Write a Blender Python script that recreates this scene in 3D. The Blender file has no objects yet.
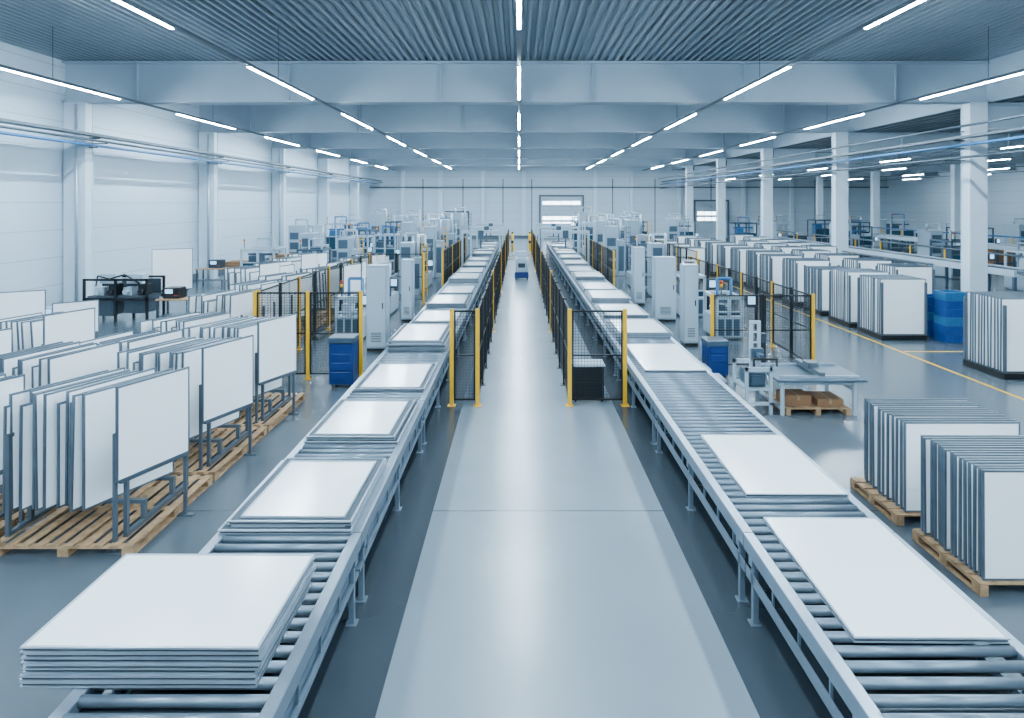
import bpy, bmesh, math, random
from mathutils import Vector, Matrix
random.seed(7)
scene = bpy.context.scene
COL = scene.collection
R = random.uniform

# ------------------------------------------------------------ materials
def mat(name, color, rough=0.5, metal=0.0, var=0.08, scale=4.0, bump=0.0, emis=None, estr=0.0, spec=0.5):
    m = bpy.data.materials.new(name); m.use_nodes = True
    nt = m.node_tree; b = nt.nodes['Principled BSDF']
    b.inputs['Roughness'].default_value = rough
    b.inputs['Metallic'].default_value = metal
    b.inputs['Specular IOR Level'].default_value = spec
    tc = nt.nodes.new('ShaderNodeTexCoord')
    n = nt.nodes.new('ShaderNodeTexNoise'); n.inputs['Scale'].default_value = scale
    n.inputs['Detail'].default_value = 3
    nt.links.new(tc.outputs['Object'], n.inputs['Vector'])
    r = nt.nodes.new('ShaderNodeValToRGB')
    c0 = [max(0, c*(1-var)) for c in color]; c1 = [min(1, c*(1+var)) for c in color]
    r.color_ramp.elements[0].position = .3; r.color_ramp.elements[1].position = .7
    r.color_ramp.elements[0].color = (*c0, 1); r.color_ramp.elements[1].color = (*c1, 1)
    nt.links.new(n.outputs['Fac'], r.inputs['Fac'])
    nt.links.new(r.outputs['Color'], b.inputs['Base Color'])
    if bump:
        bp = nt.nodes.new('ShaderNodeBump'); bp.inputs['Strength'].default_value = bump
        nt.links.new(n.outputs['Fac'], bp.inputs['Height']); nt.links.new(bp.outputs['Normal'], b.inputs['Normal'])
    if emis:
        b.inputs['Emission Color'].default_value = (*emis, 1); b.inputs['Emission Strength'].default_value = estr
    return m

WHITE = mat('white_board', (.93, .96, .98), .16, 0, .01, 1.5)
ALU = mat('aluminium', (.42, .50, .57), .32, .5, .08, 6)
ALUB = mat('bright_aluminium_edge', (.36, .43, .50), .32, .6, .06, 6)
RIM = mat('grey_frame_rim', (.055, .075, .095), .5, .1, .05, 6, spec=.25)
RAIL = mat('rail_steel', (.13, .18, .23), .40, .4, .08, 5)
FRAME = mat('board_frame_metal', (.10, .135, .17), .35, .5, .1, 6)
STEEL = mat('galvanised_steel', (.06, .083, .105), .42, .4, .15, 10)
ROLL = mat('roller_steel', (.17, .22, .27), .34, .55, .05, 12)
RACKP = mat('rack_grey_paint', (.075, .10, .125), .45, .2, .08, 5)
GREYP = mat('grey_paint', (.03, .042, .055), .45, .2, .08, 5)
YEL = mat('yellow_paint', (.78, .40, .003), .4, 0, .05, 5)
DARK = mat('mesh_metal_and_groove_shade', (.002, .003, .005), .5, .1, .1, 8)
BLACK = mat('black_plastic', (.004, .005, .006), .4, 0, .1, 8)
COLW = mat('column_white_paint', (.56, .66, .74), .5, 0, .03, .8)
BEAM = mat('girder_paint', (.35, .44, .52), .5, .1, .04, .6)
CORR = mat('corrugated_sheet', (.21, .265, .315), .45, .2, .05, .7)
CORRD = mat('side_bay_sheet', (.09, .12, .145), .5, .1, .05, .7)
TRK = mat('track_grey', (.05, .075, .10), .5, .1, .05, 2)
WOOD = mat('pallet_wood', (.36, .215, .11), .75, 0, .35, 7, .2)
BLUE = mat('blue_plastic', (.001, .025, .13), .4, 0, .1, 4)
BLUEC = mat('blue_crate_plastic', (.002, .05, .22), .4, 0, .1, 4)
LBLUE = mat('light_blue_paint', (.02, .12, .28), .4, 0, .08, 4)
CABW = mat('cabinet_white', (.38, .47, .54), .4, 0, .03, 2)
CABG = mat('cabinet_grey', (.28, .36, .43), .4, 0, .03, 2)
CARD = mat('cardboard', (.26, .13, .06), .8, 0, .12, 5)
GLASS = mat('dark_window', (.01, .025, .04), .1, 0, .1, 2)
BGLASS = mat('blue_grey_window', (.025, .065, .10), .15, 0, .1, 2)
SHELL = mat('grey_blue_panel', (.04, .075, .11), .4, .1, .08, 3)
ORNG = mat('orange_paint', (.6, .14, .01), .4, 0, .08, 3)
RED = mat('red_plastic', (.5, .02, .01), .4, 0, .08, 3)
LAMP = mat('lamp_diffuser', (.9, .95, 1), .4, 0, 0, 1, emis=(.65, .85, 1.0), estr=610)
LAMP2 = mat('lamp_diffuser_small', (.9, .95, 1), .4, 0, 0, 1, emis=(.65, .85, 1.0), estr=240)
SCREEN = mat('screen', (.05, .1, .15), .2, 0, .1, 3, emis=(.3, .6, .9), estr=3)
DAY = mat('daylight_glazing', (.8, .9, 1), .3, 0, 0, 1, emis=(.75, .9, 1), estr=9)

def wallmat(name, color, seam):
    m = bpy.data.materials.new(name); m.use_nodes = True
    nt = m.node_tree; b = nt.nodes['Principled BSDF']; b.inputs['Roughness'].default_value = .5
    geo = nt.nodes.new('ShaderNodeNewGeometry'); sp = nt.nodes.new('ShaderNodeSeparateXYZ')
    nt.links.new(geo.outputs['Position'], sp.inputs[0])
    d = nt.nodes.new('ShaderNodeMath'); d.operation = 'DIVIDE'; d.inputs[1].default_value = seam
    fr = nt.nodes.new('ShaderNodeMath'); fr.operation = 'FRACT'
    lt = nt.nodes.new('ShaderNodeMath'); lt.operation = 'LESS_THAN'; lt.inputs[1].default_value = .03
    nt.links.new(sp.outputs['Z'], d.inputs[0]); nt.links.new(d.outputs[0], fr.inputs[0]); nt.links.new(fr.outputs[0], lt.inputs[0])
    n = nt.nodes.new('ShaderNodeTexNoise'); n.inputs['Scale'].default_value = .3
    nt.links.new(geo.outputs['Position'], n.inputs['Vector'])
    r = nt.nodes.new('ShaderNodeValToRGB')
    r.color_ramp.elements[0].color = (*[c*.97 for c in color], 1); r.color_ramp.elements[1].color = (*[min(1, c*1.03) for c in color], 1)
    nt.links.new(n.outputs['Fac'], r.inputs[0])
    mx = nt.nodes.new('ShaderNodeMixRGB'); mx.inputs['Color2'].default_value = (*[c*.68 for c in color], 1)
    nt.links.new(lt.outputs[0], mx.inputs['Fac']); nt.links.new(r.outputs[0], mx.inputs['Color1'])
    nt.links.new(mx.outputs[0], b.inputs['Base Color'])
    return m
WALL = wallmat('sandwich_wall', (.46, .56, .64), 1.1)

def floormat():
    m = bpy.data.materials.new('polished_concrete'); m.use_nodes = True
    nt = m.node_tree; b = nt.nodes['Principled BSDF']; L = nt.links
    geo = nt.nodes.new('ShaderNodeNewGeometry'); sp = nt.nodes.new('ShaderNodeSeparateXYZ')
    L.new(geo.outputs['Position'], sp.inputs[0])
    def rng(sock, a, c):
        g = nt.nodes.new('ShaderNodeMath'); g.operation = 'GREATER_THAN'; g.inputs[1].default_value = a; L.new(sock, g.inputs[0])
        l = nt.nodes.new('ShaderNodeMath'); l.operation = 'LESS_THAN'; l.inputs[1].default_value = c; L.new(sock, l.inputs[0])
        k = nt.nodes.new('ShaderNodeMath'); k.operation = 'MULTIPLY'; L.new(g.outputs[0], k.inputs[0]); L.new(l.outputs[0], k.inputs[1])
        return k.outputs[0]
    n = nt.nodes.new('ShaderNodeTexNoise'); n.inputs['Scale'].default_value = .6; n.inputs['Detail'].default_value = 2; n.inputs['Roughness'].default_value = .5
    L.new(geo.outputs['Position'], n.inputs['Vector'])
    def ramp(c, v):
        r = nt.nodes.new('ShaderNodeValToRGB'); r.color_ramp.elements[0].position = .1; r.color_ramp.elements[1].position = .9
        r.color_ramp.interpolation = 'EASE'
        r.color_ramp.elements[0].color = (*[x*(1-v) for x in c], 1); r.color_ramp.elements[1].color = (*[x*(1+v) for x in c], 1)
        L.new(n.outputs['Fac'], r.inputs[0]); return r.outputs[0]
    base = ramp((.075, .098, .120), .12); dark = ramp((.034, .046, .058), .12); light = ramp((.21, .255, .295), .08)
    def mix(f, a, c):
        x = nt.nodes.new('ShaderNodeMixRGB'); L.new(f, x.inputs['Fac']); L.new(a, x.inputs['Color1'])
        if isinstance(c, tuple): x.inputs['Color2'].default_value = c
        else: L.new(c, x.inputs['Color2'])
        return x.outputs[0]
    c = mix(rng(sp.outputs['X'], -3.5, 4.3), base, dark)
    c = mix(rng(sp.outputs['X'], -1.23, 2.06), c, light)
    a = nt.nodes.new('ShaderNodeMath'); a.operation = 'ADD'; a.inputs[1].default_value = -.14+9; L.new(sp.outputs['Y'], a.inputs[0])
    d = nt.nodes.new('ShaderNodeMath'); d.operation = 'DIVIDE'; d.inputs[1].default_value = 9.0; L.new(a.outputs[0], d.inputs[0])
    f = nt.nodes.new('ShaderNodeMath'); f.operation = 'FRACT'; L.new(d.outputs[0], f.inputs[0])
    l = nt.nodes.new('ShaderNodeMath'); l.operation = 'LESS_THAN'; l.inputs[1].default_value = .002; L.new(f.outputs[0], l.inputs[0])
    c = mix(l.outputs[0], c, (.02, .028, .036, 1))
    L.new(c, b.inputs['Base Color'])
    b.inputs['Roughness'].default_value = .25
    b.inputs['Specular IOR Level'].default_value = .95
    return m
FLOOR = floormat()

# ------------------------------------------------------------ mesh builder
class MB:
    def __init__(s): s.v = []; s.f = []; s.m = []; s.s = []
    def box(s, x0, x1, y0, y1, z0, z1, m=0, T=None):
        i = len(s.v)
        vs = [(x0,y0,z0),(x1,y0,z0),(x1,y1,z0),(x0,y1,z0),(x0,y0,z1),(x1,y0,z1),(x1,y1,z1),(x0,y1,z1)]
        if T: vs = [tuple(T @ Vector(p)) for p in vs]
        s.v += vs
        s.f += [(i,i+3,i+2,i+1),(i+4,i+5,i+6,i+7),(i,i+1,i+5,i+4),(i+1,i+2,i+6,i+5),(i+2,i+3,i+7,i+6),(i+3,i,i+4,i+7)]
        s.m += [m]*6; s.s += [False]*6
        return s
    def cyl(s, p0, p1, r, n=12, m=0, r2=None):
        p0 = Vector(p0); p1 = Vector(p1); r2 = r if r2 is None else r2
        q = (p1-p0).to_track_quat('Z', 'Y'); i = len(s.v)
        for k in range(n):
            a = 2*math.pi*k/n; o = Vector((math.cos(a), math.sin(a), 0))
            s.v.append(tuple(p0 + q @ (o*r))); s.v.append(tuple(p1 + q @ (o*r2)))
        for k in range(n):
            a = i+2*k; b = i+2*((k+1) % n)
            s.f.append((a, b, b+1, a+1)); s.m.append(m); s.s.append(True)
        s.f.append(tuple(i+2*k for k in range(n))[::-1]); s.m.append(m); s.s.append(False)
        s.f.append(tuple(i+2*k+1 for k in range(n))); s.m.append(m); s.s.append(False)
        return s
    def tube(s, pts, r, n=10, m=0):
        for a, b in zip(pts[:-1], pts[1:]): s.cyl(a, b, r, n, m)
        return s
    def beam(s, p0, p1, w, m=0):
        p0 = Vector(p0); p1 = Vector(p1); q = (p1-p0).to_track_quat('Z', 'Y')
        T = Matrix.Translation(p0) @ q.to_matrix().to_4x4()
        return s.box(-w/2, w/2, -w/2, w/2, 0, (p1-p0).length, m, T)
    def mesh(s, name, mats, bevel=0.0):
        me = bpy.data.meshes.new(name); me.from_pydata(s.v, [], s.f)
        for mm in mats: me.materials.append(mm)
        me.polygons.foreach_set('material_index', s.m); me.polygons.foreach_set('use_smooth', s.s)
        me.update()
        if bevel:
            bm = bmesh.new(); bm.from_mesh(me)
            bmesh.ops.bevel(bm, geom=list(bm.edges), offset=bevel, segments=1, affect='EDGES', clamp_overlap=True)
            bm.to_mesh(me); bm.free()
        return me

def top(name, me, loc, label, cat, rotz=0.0, group=None, kind=None, rot=None):
    o = bpy.data.objects.new(name, me); COL.objects.link(o)
    o.location = loc; o.rotation_euler = rot if rot else (0, 0, rotz)
    if label: o['label'] = label
    if cat: o['category'] = cat
    if group: o['group'] = group
    if kind: o['kind'] = kind
    return o
def part(name, me, parent, loc=(0,0,0), rot=(0,0,0), label=None, kind=None):
    o = bpy.data.objects.new(name, me); COL.objects.link(o)
    o.parent = parent; o.location = loc; o.rotation_euler = rot
    if label: o['label'] = label
    if kind: o['kind'] = kind
    return o
def dup(src, loc, rotz=None, rot=None, label=None):
    def rec(s, par):
        c = s.copy(); COL.objects.link(c)
        if par: c.parent = par
        for ch in s.children: rec(ch, c)
        return c
    o = rec(src, None)
    o.location = loc
    if rot: o.rotation_euler = rot
    elif rotz is not None: o.rotation_euler = (0, 0, rotz)
    if label: o['label'] = label
    return o

# ------------------------------------------------------------ room shell
XL, XR, XM, Y0, Y1, ZC, ZS = -18.6, 46.0, 19.2, -12.0, 80.0, 10.2, 8.5
def struct(name, me):
    o = bpy.data.objects.new(name, me); COL.objects.link(o); o['kind'] = 'structure'; return o
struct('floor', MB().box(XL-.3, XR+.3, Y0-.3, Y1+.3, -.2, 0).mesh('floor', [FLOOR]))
struct('wall_left', MB().box(XL-.3, XL, Y0, Y1, 0, ZC+.3).mesh('wl', [WALL]))
struct('wall_right', MB().box(XR, XR+.3, Y0, Y1, 0, ZC+.3).mesh('wr', [WALL]))
struct('wall_far', MB().box(XL-.3, XR+.3, Y1, Y1+.3, 0, ZC+.3).mesh('wf', [WALL]))
struct('wall_near', MB().box(XL-.3, XR+.3, Y0-.3, Y0, 0, ZC+.3).mesh('wn', [WALL]))
def corr(name, x0, x1, z, p, m):
    b = MB(); x = x0; prof = []
    while x < x1-p:
        prof += [(x, z), (x+p*.33, z), (x+p*.45, z+.12), (x+p*.88, z+.12)]; x += p
    prof.append((x1, z))
    for (px, pz) in prof: b.v += [(px, Y0, pz), (px, Y1, pz)]
    for i in range(len(prof)-1):
        b.f.append((2*i, 2*i+1, 2*i+3, 2*i+2)); b.m.append(0); b.s.append(False)
    b.box(x0, x1, Y0, Y1, z+.14, z+.3)
    struct(name, b.mesh(name, [m]))
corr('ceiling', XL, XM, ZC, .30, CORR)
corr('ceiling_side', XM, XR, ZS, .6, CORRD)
struct('wall_upper', MB().box(XM-.05, XM+.05, Y0, Y1, ZS+.001, ZC+.3).mesh('wu', [BEAM]))
struct('baseboard_left', MB().box(XL, XL+.06, Y0, Y1, 0, .35).mesh('bbl', [RACKP]))
struct('baseboard_far', MB().box(XL+.06, XR, Y1-.06, Y1, 0, .35).mesh('bbf', [RACKP]))

def sect_door(n, x0, x1, h, rows):
    o = struct('door_%d' % n, None)
    b = MB().box(x0-.2, x0, Y1-.25, Y1-.06, 0, h+.2).box(x1, x1+.2, Y1-.25, Y1-.06, 0, h+.2).box(x0, x1, Y1-.25, Y1-.06, h, h+.2)
    part('door_frame', b.mesh('df', [RACKP]), o)
    b = MB(); k = int(h/.6)
    for i in range(k):
        b.box(x0, x1, Y1-.16, Y1-.07, i*h/k+.02, (i+1)*h/k-.02, 0)
    part('door_leaf', b.mesh('dl', [CABW], .01), o)
    for r in rows:
        b = MB()
        w = (x1-x0-.4)/4
        for j in range(4):
            b.box(x0+.25+j*w, x0+.15+(j+1)*w, Y1-.18, Y1-.165, r, r+.42)
        part('door_window', b.mesh('dw', [DAY]), o)
sect_door(1, 2.7, 7.9, 5.2, (1.6, 2.3, 4.2))
sect_door(2, 22.0, 26.0, 4.6, (2.2, 2.9))
sect_door(3, -9.0, -6.4, 3.2, ())
n = 1
for xx in (-14.5, -9.8, -4.5, 0.6, 9.5, 14):
    struct('trim_%d' % n, MB().box(xx-.22, xx+.22, Y1-.3, Y1, .35, 8.45).mesh('tr1', [COLW])); n += 1
for xx in (20, 28, 34, 40):
    struct('trim_%d' % n, MB().box(xx-.22, xx+.22, Y1-.3, Y1, .35, 7.4).mesh('tr1', [COLW])); n += 1
struct('trim_%d' % n, MB().box(XL, XR, Y1-.4, Y1-.3, 6.3, 6.42).mesh('tr2', [GREYP])); n += 1
for xx in (-12, -7, -2, 1.6, 11.7, 17, 24, 31, 37):
    struct('trim_%d' % n, MB().box(xx-.05, xx+.05, Y1-.03, Y1, .35, 7.4).mesh('tr3', [GREYP])); n += 1

depths = [26.3, 37.3, 48.3, 59.3, 70.3]
def column_mesh(w, h, dp):
    b = MB()
    b.box(-w/2, w/2, -dp/2, -dp/2+.04, 0, h).box(-w/2, w/2, dp/2-.04, dp/2, 0, h)
    b.box(-w/2+.03, w/2-.03, -dp/2+.04, dp/2-.04, 0, h)
    b.box(-w/2-.05, w/2+.05, -dp/2-.08, dp/2+.08, 0, .04)
    return b.mesh('column', [COLW], .008)
cm = column_mesh(.9, 8.5, .5); cm2 = column_mesh(.72, 8.5, .55); cm3 = column_mesh(.6, 7.3, .5)
for y in depths:
    top('steel_column', cm, (-18.1, y, 0), 'white painted wide building column against the panelled wall', 'column', group='wall columns')
    top('steel_column', cm2, (18.7, y, 0), 'white painted free-standing building column between two bays', 'column', group='bay columns')
for y in depths[1:]:
    top('steel_column', cm3, (33.0, y, 0), 'white painted free-standing column in the side bay', 'column', group='side bay columns')
for y in depths[:3]:
    top('downpipe', MB().cyl((0, 0, 0), (0, 0, 8.4), .06, 10).mesh('dp', [ALU]), (-17.9, y-.42, 0), 'slim metal downpipe beside the wall column', 'pipe', group='downpipes')
def girder_mesh(x0, x1, z0, z1):
    b = MB()
    b.box(x0, x1, -.28, .28, z0, z0+.08).box(x0, x1, -.28, .28, z1-.08, z1).box(x0, x1, -.06, .06, z0+.08, z1-.08)
    x = x0+3
    while x < x1: b.box(x-.02, x+.02, -.2, .2, z0+.08, z1-.08); x += 6.2
    return b.mesh('girder', [BEAM])
gm = girder_mesh(-18.6, XM-.05, 8.5, 10.18); gm2 = girder_mesh(XM+.05, 46, 7.4, 8.48)
for y in depths:
    top('roof_girder', gm, (0, y, 0), 'deep grey painted steel roof girder spanning the hall', 'beam', group='main roof girders')
    top('roof_girder', gm2, (0, y, 0), 'deep grey painted steel roof girder over the side bay', 'beam', group='side bay girders')
def tray(name, x, z, w, me_mat, label, sup=0.0):
    b = MB().box(-w/2, w/2, Y0, Y1-.5, -.01, .01).box(-w/2-.01, -w/2+.01, Y0, Y1-.5, -.01, .09).box(w/2-.01, w/2+.01, Y0, Y1-.5, -.01, .09)
    o = top(name, None, (x, 0, z), label, 'cable tray')
    part('tray_channel', b.mesh('tray', [me_mat]), o)
    for y in depths:
        part('tray_bracket', MB().box(min(0, sup), max(0, sup), -.03, .03, -.07, -.01).mesh('tb', [STEEL]), o, (0, y, 0))
    for i in range(4):
        part('cable', MB().cyl((-w/2+.05+i*(w-.1)/3, Y0, .033), (-w/2+.05+i*(w-.1)/3, Y1-.5, .033), .022, 6).mesh('cb', [LBLUE if i % 2 else BLACK]), o)
tray('cable_tray', -17.2, 7.1, .45, STEEL, 'galvanised cable tray with cables along the wall', -.45)
tray('cable_tray', 17.9, 7.0, .4, STEEL, 'galvanised cable tray with cables along the column row', .4)
def pipe(x, z, r, m, label, hang):
    o = top('supply_pipe', None, (x, 0, z), label, 'pipe')
    part('pipe_run', MB().cyl((0, Y0, 0), (0, Y1-.5, 0), r, 10).mesh('pipe', [m]), o)
    for y in depths:
        part('pipe_bracket', MB().box(min(0, hang), max(0, hang), -.02, .02, -r-.03, -r+.005).mesh('pb', [STEEL]), o, (0, y, 0))
pipe(-17.3, 6.75, .06, LBLUE, 'blue compressed-air pipe along the wall', -.35)
pipe(-16.9, 6.9, .05, STEEL, 'slim metal pipe along the wall', -.75)
pipe(17.6, 6.7, .06, LBLUE, 'blue compressed-air pipe along the column row', .7)
pipe(17.3, 7.4, .05, STEEL, 'slim metal pipe along the column row', 1.0)
pipe(17.5, 6.2, .05, STEEL, 'slim grey pipe along the column row', .8)

# ------------------------------------------------------------ lighting tracks
LZ = 8.42
lamp_t = None
tr = MB().box(-.05, .05, Y0, Y1-.5, .0, .07).mesh('track', [TRK])
wm = MB().cyl((0, 0, .07), (0, 0, ZC-LZ-.005), .01, 5).mesh('wires', [STEEL])
house = MB().box(-.055, .055, 0, 5.9, -.04, 0).mesh('house', [TRK])
diff = MB().box(-.032, .032, .02, 5.88, -.062, -.04).mesh('diff', [LAMP])
for rx in [-15.3, -7.9, 0.0, 7.9, 15.4]:
    t = top('lighting_track', tr, (rx, 0, LZ), 'thin grey suspended lighting track running the length of the hall', 'lighting track', group='lighting tracks')
    for y in [-6.5, -1, 10, 21, 32, 43, 54, 65, 75]: part('suspension_wire', wm, t, (0, y, 0))
    for k in range(9):
        y = -11.2 + 9.95*k
        if y+5.9 > Y1-.5: continue
        if lamp_t is None:
            lamp_t = top('linear_lamp', None, (rx, y, LZ), 'slim linear ceiling lamp glowing cool white on a track', 'lamp', group='linear ceiling lamps')
            part('lamp_housing', house, lamp_t); part('diffuser', diff, lamp_t)
        else: dup(lamp_t, (rx, y, LZ))
wm2 = MB().cyl((0, 0, .05), (0, 0, ZS-7.0-.005), .01, 5).mesh('wires', [STEEL])
house2 = MB().box(-.055, .055, 0, 3.0, -.04, 0).mesh('house2', [TRK])
diff2 = MB().box(-.035, .035, .02, 2.98, -.062, -.04).mesh('diff2', [LAMP2])
tr2 = MB().box(-.03, .03, 14, Y1-.5, .0, .05).mesh('track2', [TRK])
lamp_s = None
for rx in (22.6, 28.4, 36.0, 42.0):
    t = top('lighting_track', tr2, (rx, 0, 7.0), 'thin grey suspended lighting track in the side bay', 'lighting track', group='lighting tracks')
    for y in [20, 31, 42, 53, 64, 75]: part('suspension_wire', wm2, t, (0, y, 0))
    for k in range(6):
        y = 17.0 + 10.0*k
        if lamp_s is None:
            lamp_s = top('linear_lamp', None, (rx, y, 7.0), 'short linear ceiling lamp glowing cool white in the side bay', 'lamp', group='side bay lamps')
            part('lamp_housing', house2, lamp_s); part('diffuser', diff2, lamp_s)
        else: dup(lamp_s, (rx, y, 7.0))

# ------------------------------------------------------------ roller conveyors
RT = .86
def conveyor(W, L, detail):
    o = top('roller_conveyor', None, (0, 0, 0), 'galvanised steel roller conveyor section with bare rollers on square legs', 'conveyor', group='roller conveyor sections')
    rail = MB().box(0, .10, 0.01, L-.01, .835, .85, 1).box(0, .012, .01, L-.01, .70, .835).box(.088, .1, .01, L-.01, .70, .835).box(.0, .10, .01, L-.01, .69, .70)
    rail = rail.mesh('rail', [RAIL, ALUB])
    part('side_rail', rail, o); part('side_rail', rail, o, (W-.1, 0, 0))
    if detail:
        rm = MB().cyl((.10, 0, RT-.04), (W-.10, 0, RT-.04), .04, 18).mesh('roller', [ROLL])
        for i in range(27): part('roller', rm, o, (0, .09+.17*i, 0))
    else:
        b = MB()
        for i in range(27): b.cyl((.10, .09+.17*i, RT-.04), (W-.10, .09+.17*i, RT-.04), .04, 8)
        part('roller', b.mesh('rollers', [ROLL]), o, kind='stuff')
    lg = MB().box(-.03, .03, -.03, .03, .01, .69).box(-.06, .06, -.06, .06, 0, .012).box(-.05, .05, -.05, .05, .60, .69).mesh('leg', [RAIL], .004)
    for yy in (.2, L/2, L-.2):
        for xx in (.05, W-.05): part('leg', lg, o, (xx, yy, 0))
    cb = MB().box(.08, W-.08, -.02, .02, .28, .34).box(.1, W-.1, -.02, .02, .70, .76).box(W/2-.02, W/2+.02, -.02, .02, .34, .70).mesh('cross', [STEEL])
    for yy in (.2, L/2, L-.2): part('cross_member', cb, o, (0, yy, 0))
    lb = MB().box(0, .06, .02, L-.02, .40, .44).box(0, .008, .02, L-.02, .44, .52)
    y = .45
    while y < L-.4:
        lb.box(.02, .04, y, y+.03, .44, .69); y += .575
    lb = lb.mesh('lower', [RAIL])
    for xx in (.02, W-.08): part('lower_beam', lb, o, (xx, 0, 0))
    tray_ = MB().box(.2, W-.2, .05, L-.05, .55, .56)
    for i in range(5): tray_.box(.22, W-.22, .1+i*(L-.25)/4, .14+i*(L-.25)/4, .56, .58)
    part('under_tray', tray_.mesh('wt', [BLACK]), o)  # plain black ribbed sheet below the rollers
    return o
ML = 4.6
for (x0, W) in ((-3.25, 1.55), (2.42, 1.63)):
    d = conveyor(W, ML, True); f = conveyor(W, ML, False)
    d.location = (x0, 2.3, 0); f.location = (x0, 2.3+ML*5, 0)
    for k in range(1, 5): dup(d, (x0, 2.3+ML*k, 0))
    for k in range(6, 12): dup(f, (x0, 2.3+ML*k, 0))

# ------------------------------------------------------------ framed boards
BT = .042
NB = 0
def flat_board(w, l, loc, label, rz=0.0, fw=.03, group='flat framed boards on conveyors'):
    global NB; NB += 1
    b = MB()
    def ring(o_, fw_, z0, z1, m=0):
        W = w/2-o_; L = l/2-o_
        b.box(-W, W, -L, -L+fw_, z0, z1, m).box(-W, W, L-fw_, L, z0, z1, m)
        b.box(-W, -W+fw_, -L+fw_, L-fw_, z0, z1, m).box(W-fw_, W, -L+fw_, L-fw_, z0, z1, m)
    ring(0, fw, 0, .011); ring(.016 if fw > .03 else .011, max(.008, fw-.022), .011, .028, 1)  # recessed web coloured near-black as painted shade in the gaps between frames
    if fw > .06:
        ring(0, fw, .028, BT-.012, 3); ring(fw-.018, .018, BT-.012, BT+.006, 2); ring(0, .02, BT-.012, BT+.004, 2)
    else: ring(0, fw, .028, BT)
    o = top('framed_board', b.mesh('fb_frame', [ALUB, DARK, ALU, RIM]), loc, label, 'board', rz, group)
    part('board_surface', MB().box(-w/2+fw, w/2-fw, -l/2+fw, l/2-fw, .008, BT-.003).mesh('fb', [WHITE]), o)
    return o
S1 = 'blank white board in a thin aluminium frame lying on rollers'
S2 = 'white framed board in a flat stack on the roller conveyor'
S3 = 'white board inside a raised wide aluminium frame on the roller conveyor'
for i in range(7):
    flat_board(1.76+R(-.05, .01), 1.27+R(-.04, .01), (-2.79+R(-.022, .022)+(i*.004), 5.30+R(-.014, .014), RT+.002+i*.0425), S2 if i < 6 else 'glossy white framed board topping a flat stack on the conveyor', R(-.008, .008), .022)
def stackb(xc, w, y0, y1, n, top_in=.0, fw=.03):
    l = y1-y0
    for i in range(n):
        s = 1.0 if i < n-1 else 1-top_in
        flat_board(w*s+R(-.02, .02), l*s+R(-.03, .03), (xc+R(-.03, .03), (y0+y1)/2+R(-.04, .04), RT+.002+i*.0485), (S3 if fw > .1 else S2) if n > 1 or fw > .1 else S1, R(-.012, .012), fw)
stackb(-2.5, 1.44, 6.85, 8.70, 2, .06, .12)
stackb(-2.48, 1.38, 9.35, 11.3, 2, .06, .12)
stackb(-2.46, 1.34, 12.0, 14.0, 1, .0, .12)
stackb(-2.46, 1.40, 15.2, 17.6, 5, .05, .12)
stackb(-2.46, 1.38, 18.6, 20.6, 2, .0, .12)
stackb(-2.46, 1.40, 21.6, 23.8, 3, .0, .12)
y = 24.9
while y < 54:
    stackb(-2.46, 1.35, y, y+2.2, random.choice((1, 2, 4)), 0, .105); y += 3.5
stackb(3.33, 1.23, 5.14, 7.12, 1, 0, .02); stackb(3.38, 1.23, 7.65, 9.65, 1, 0, .02)
stackb(3.28, 1.30, 13.4, 15.9, 1, 0, .03); stackb(3.28, 1.45, 16.7, 18.8, 3, 0, .105); stackb(3.28, 1.4, 19.7, 21.9, 2, 0, .105)
stackb(3.28, 1.4, 22.8, 25.0, 3, 0, .105)
y = 26.0
while y < 54:
    stackb(3.28, 1.35, y, y+2.3, random.choice((1, 2, 3)), 0, .105); y += 3.5

def stand_parts(L, H):
    t = .017; fw = .026
    b = MB().box(-t, t, -L/2, L/2, 0, fw).box(-t, t, -L/2, L/2, H-fw, H).box(-t, t, -L/2, -L/2+fw, fw, H-fw).box(-t, t, L/2-fw, L/2, fw, H-fw)
    fm = b.mesh('sb_frame', [FRAME], .003)
    sm = MB().box(-t+.003, t-.003, -L/2+fw, L/2-fw, fw, H-fw).mesh('sb', [WHITE])
    return fm, sm
cache = {}
def stand_board(L, H, loc, rz, lean=0.0, label='white framed board standing upright in a storage rack', group='upright framed boards in racks'):
    global NB; NB += 1
    key = (L, H)
    if key not in cache: cache[key] = stand_parts(L, H)
    fm, sm = cache[key]
    o = top('framed_board', fm, loc, label, 'board', rz, group, rot=(0, lean, rz))
    part('board_surface', sm, o)
    return o
STUFF = MB()
def stuff_board(L, H, loc, rz, lean=0):
    T = Matrix.Translation(loc) @ Matrix.Rotation(rz, 4, 'Z') @ Matrix.Rotation(lean, 4, 'Y'); t = .018; fw = .035
    STUFF.box(-t, t, -L/2, L/2, 0, fw, 0, T); STUFF.box(-t, t, -L/2, L/2, H-fw, H, 0, T)
    STUFF.box(-t, t, -L/2, -L/2+fw, fw, H-fw, 0, T); STUFF.box(-t, t, L/2-fw, L/2, fw, H-fw, 0, T)
    STUFF.box(-t+.003, t-.003, -L/2+fw, L/2-fw, fw, H-fw, 1, T)

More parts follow.
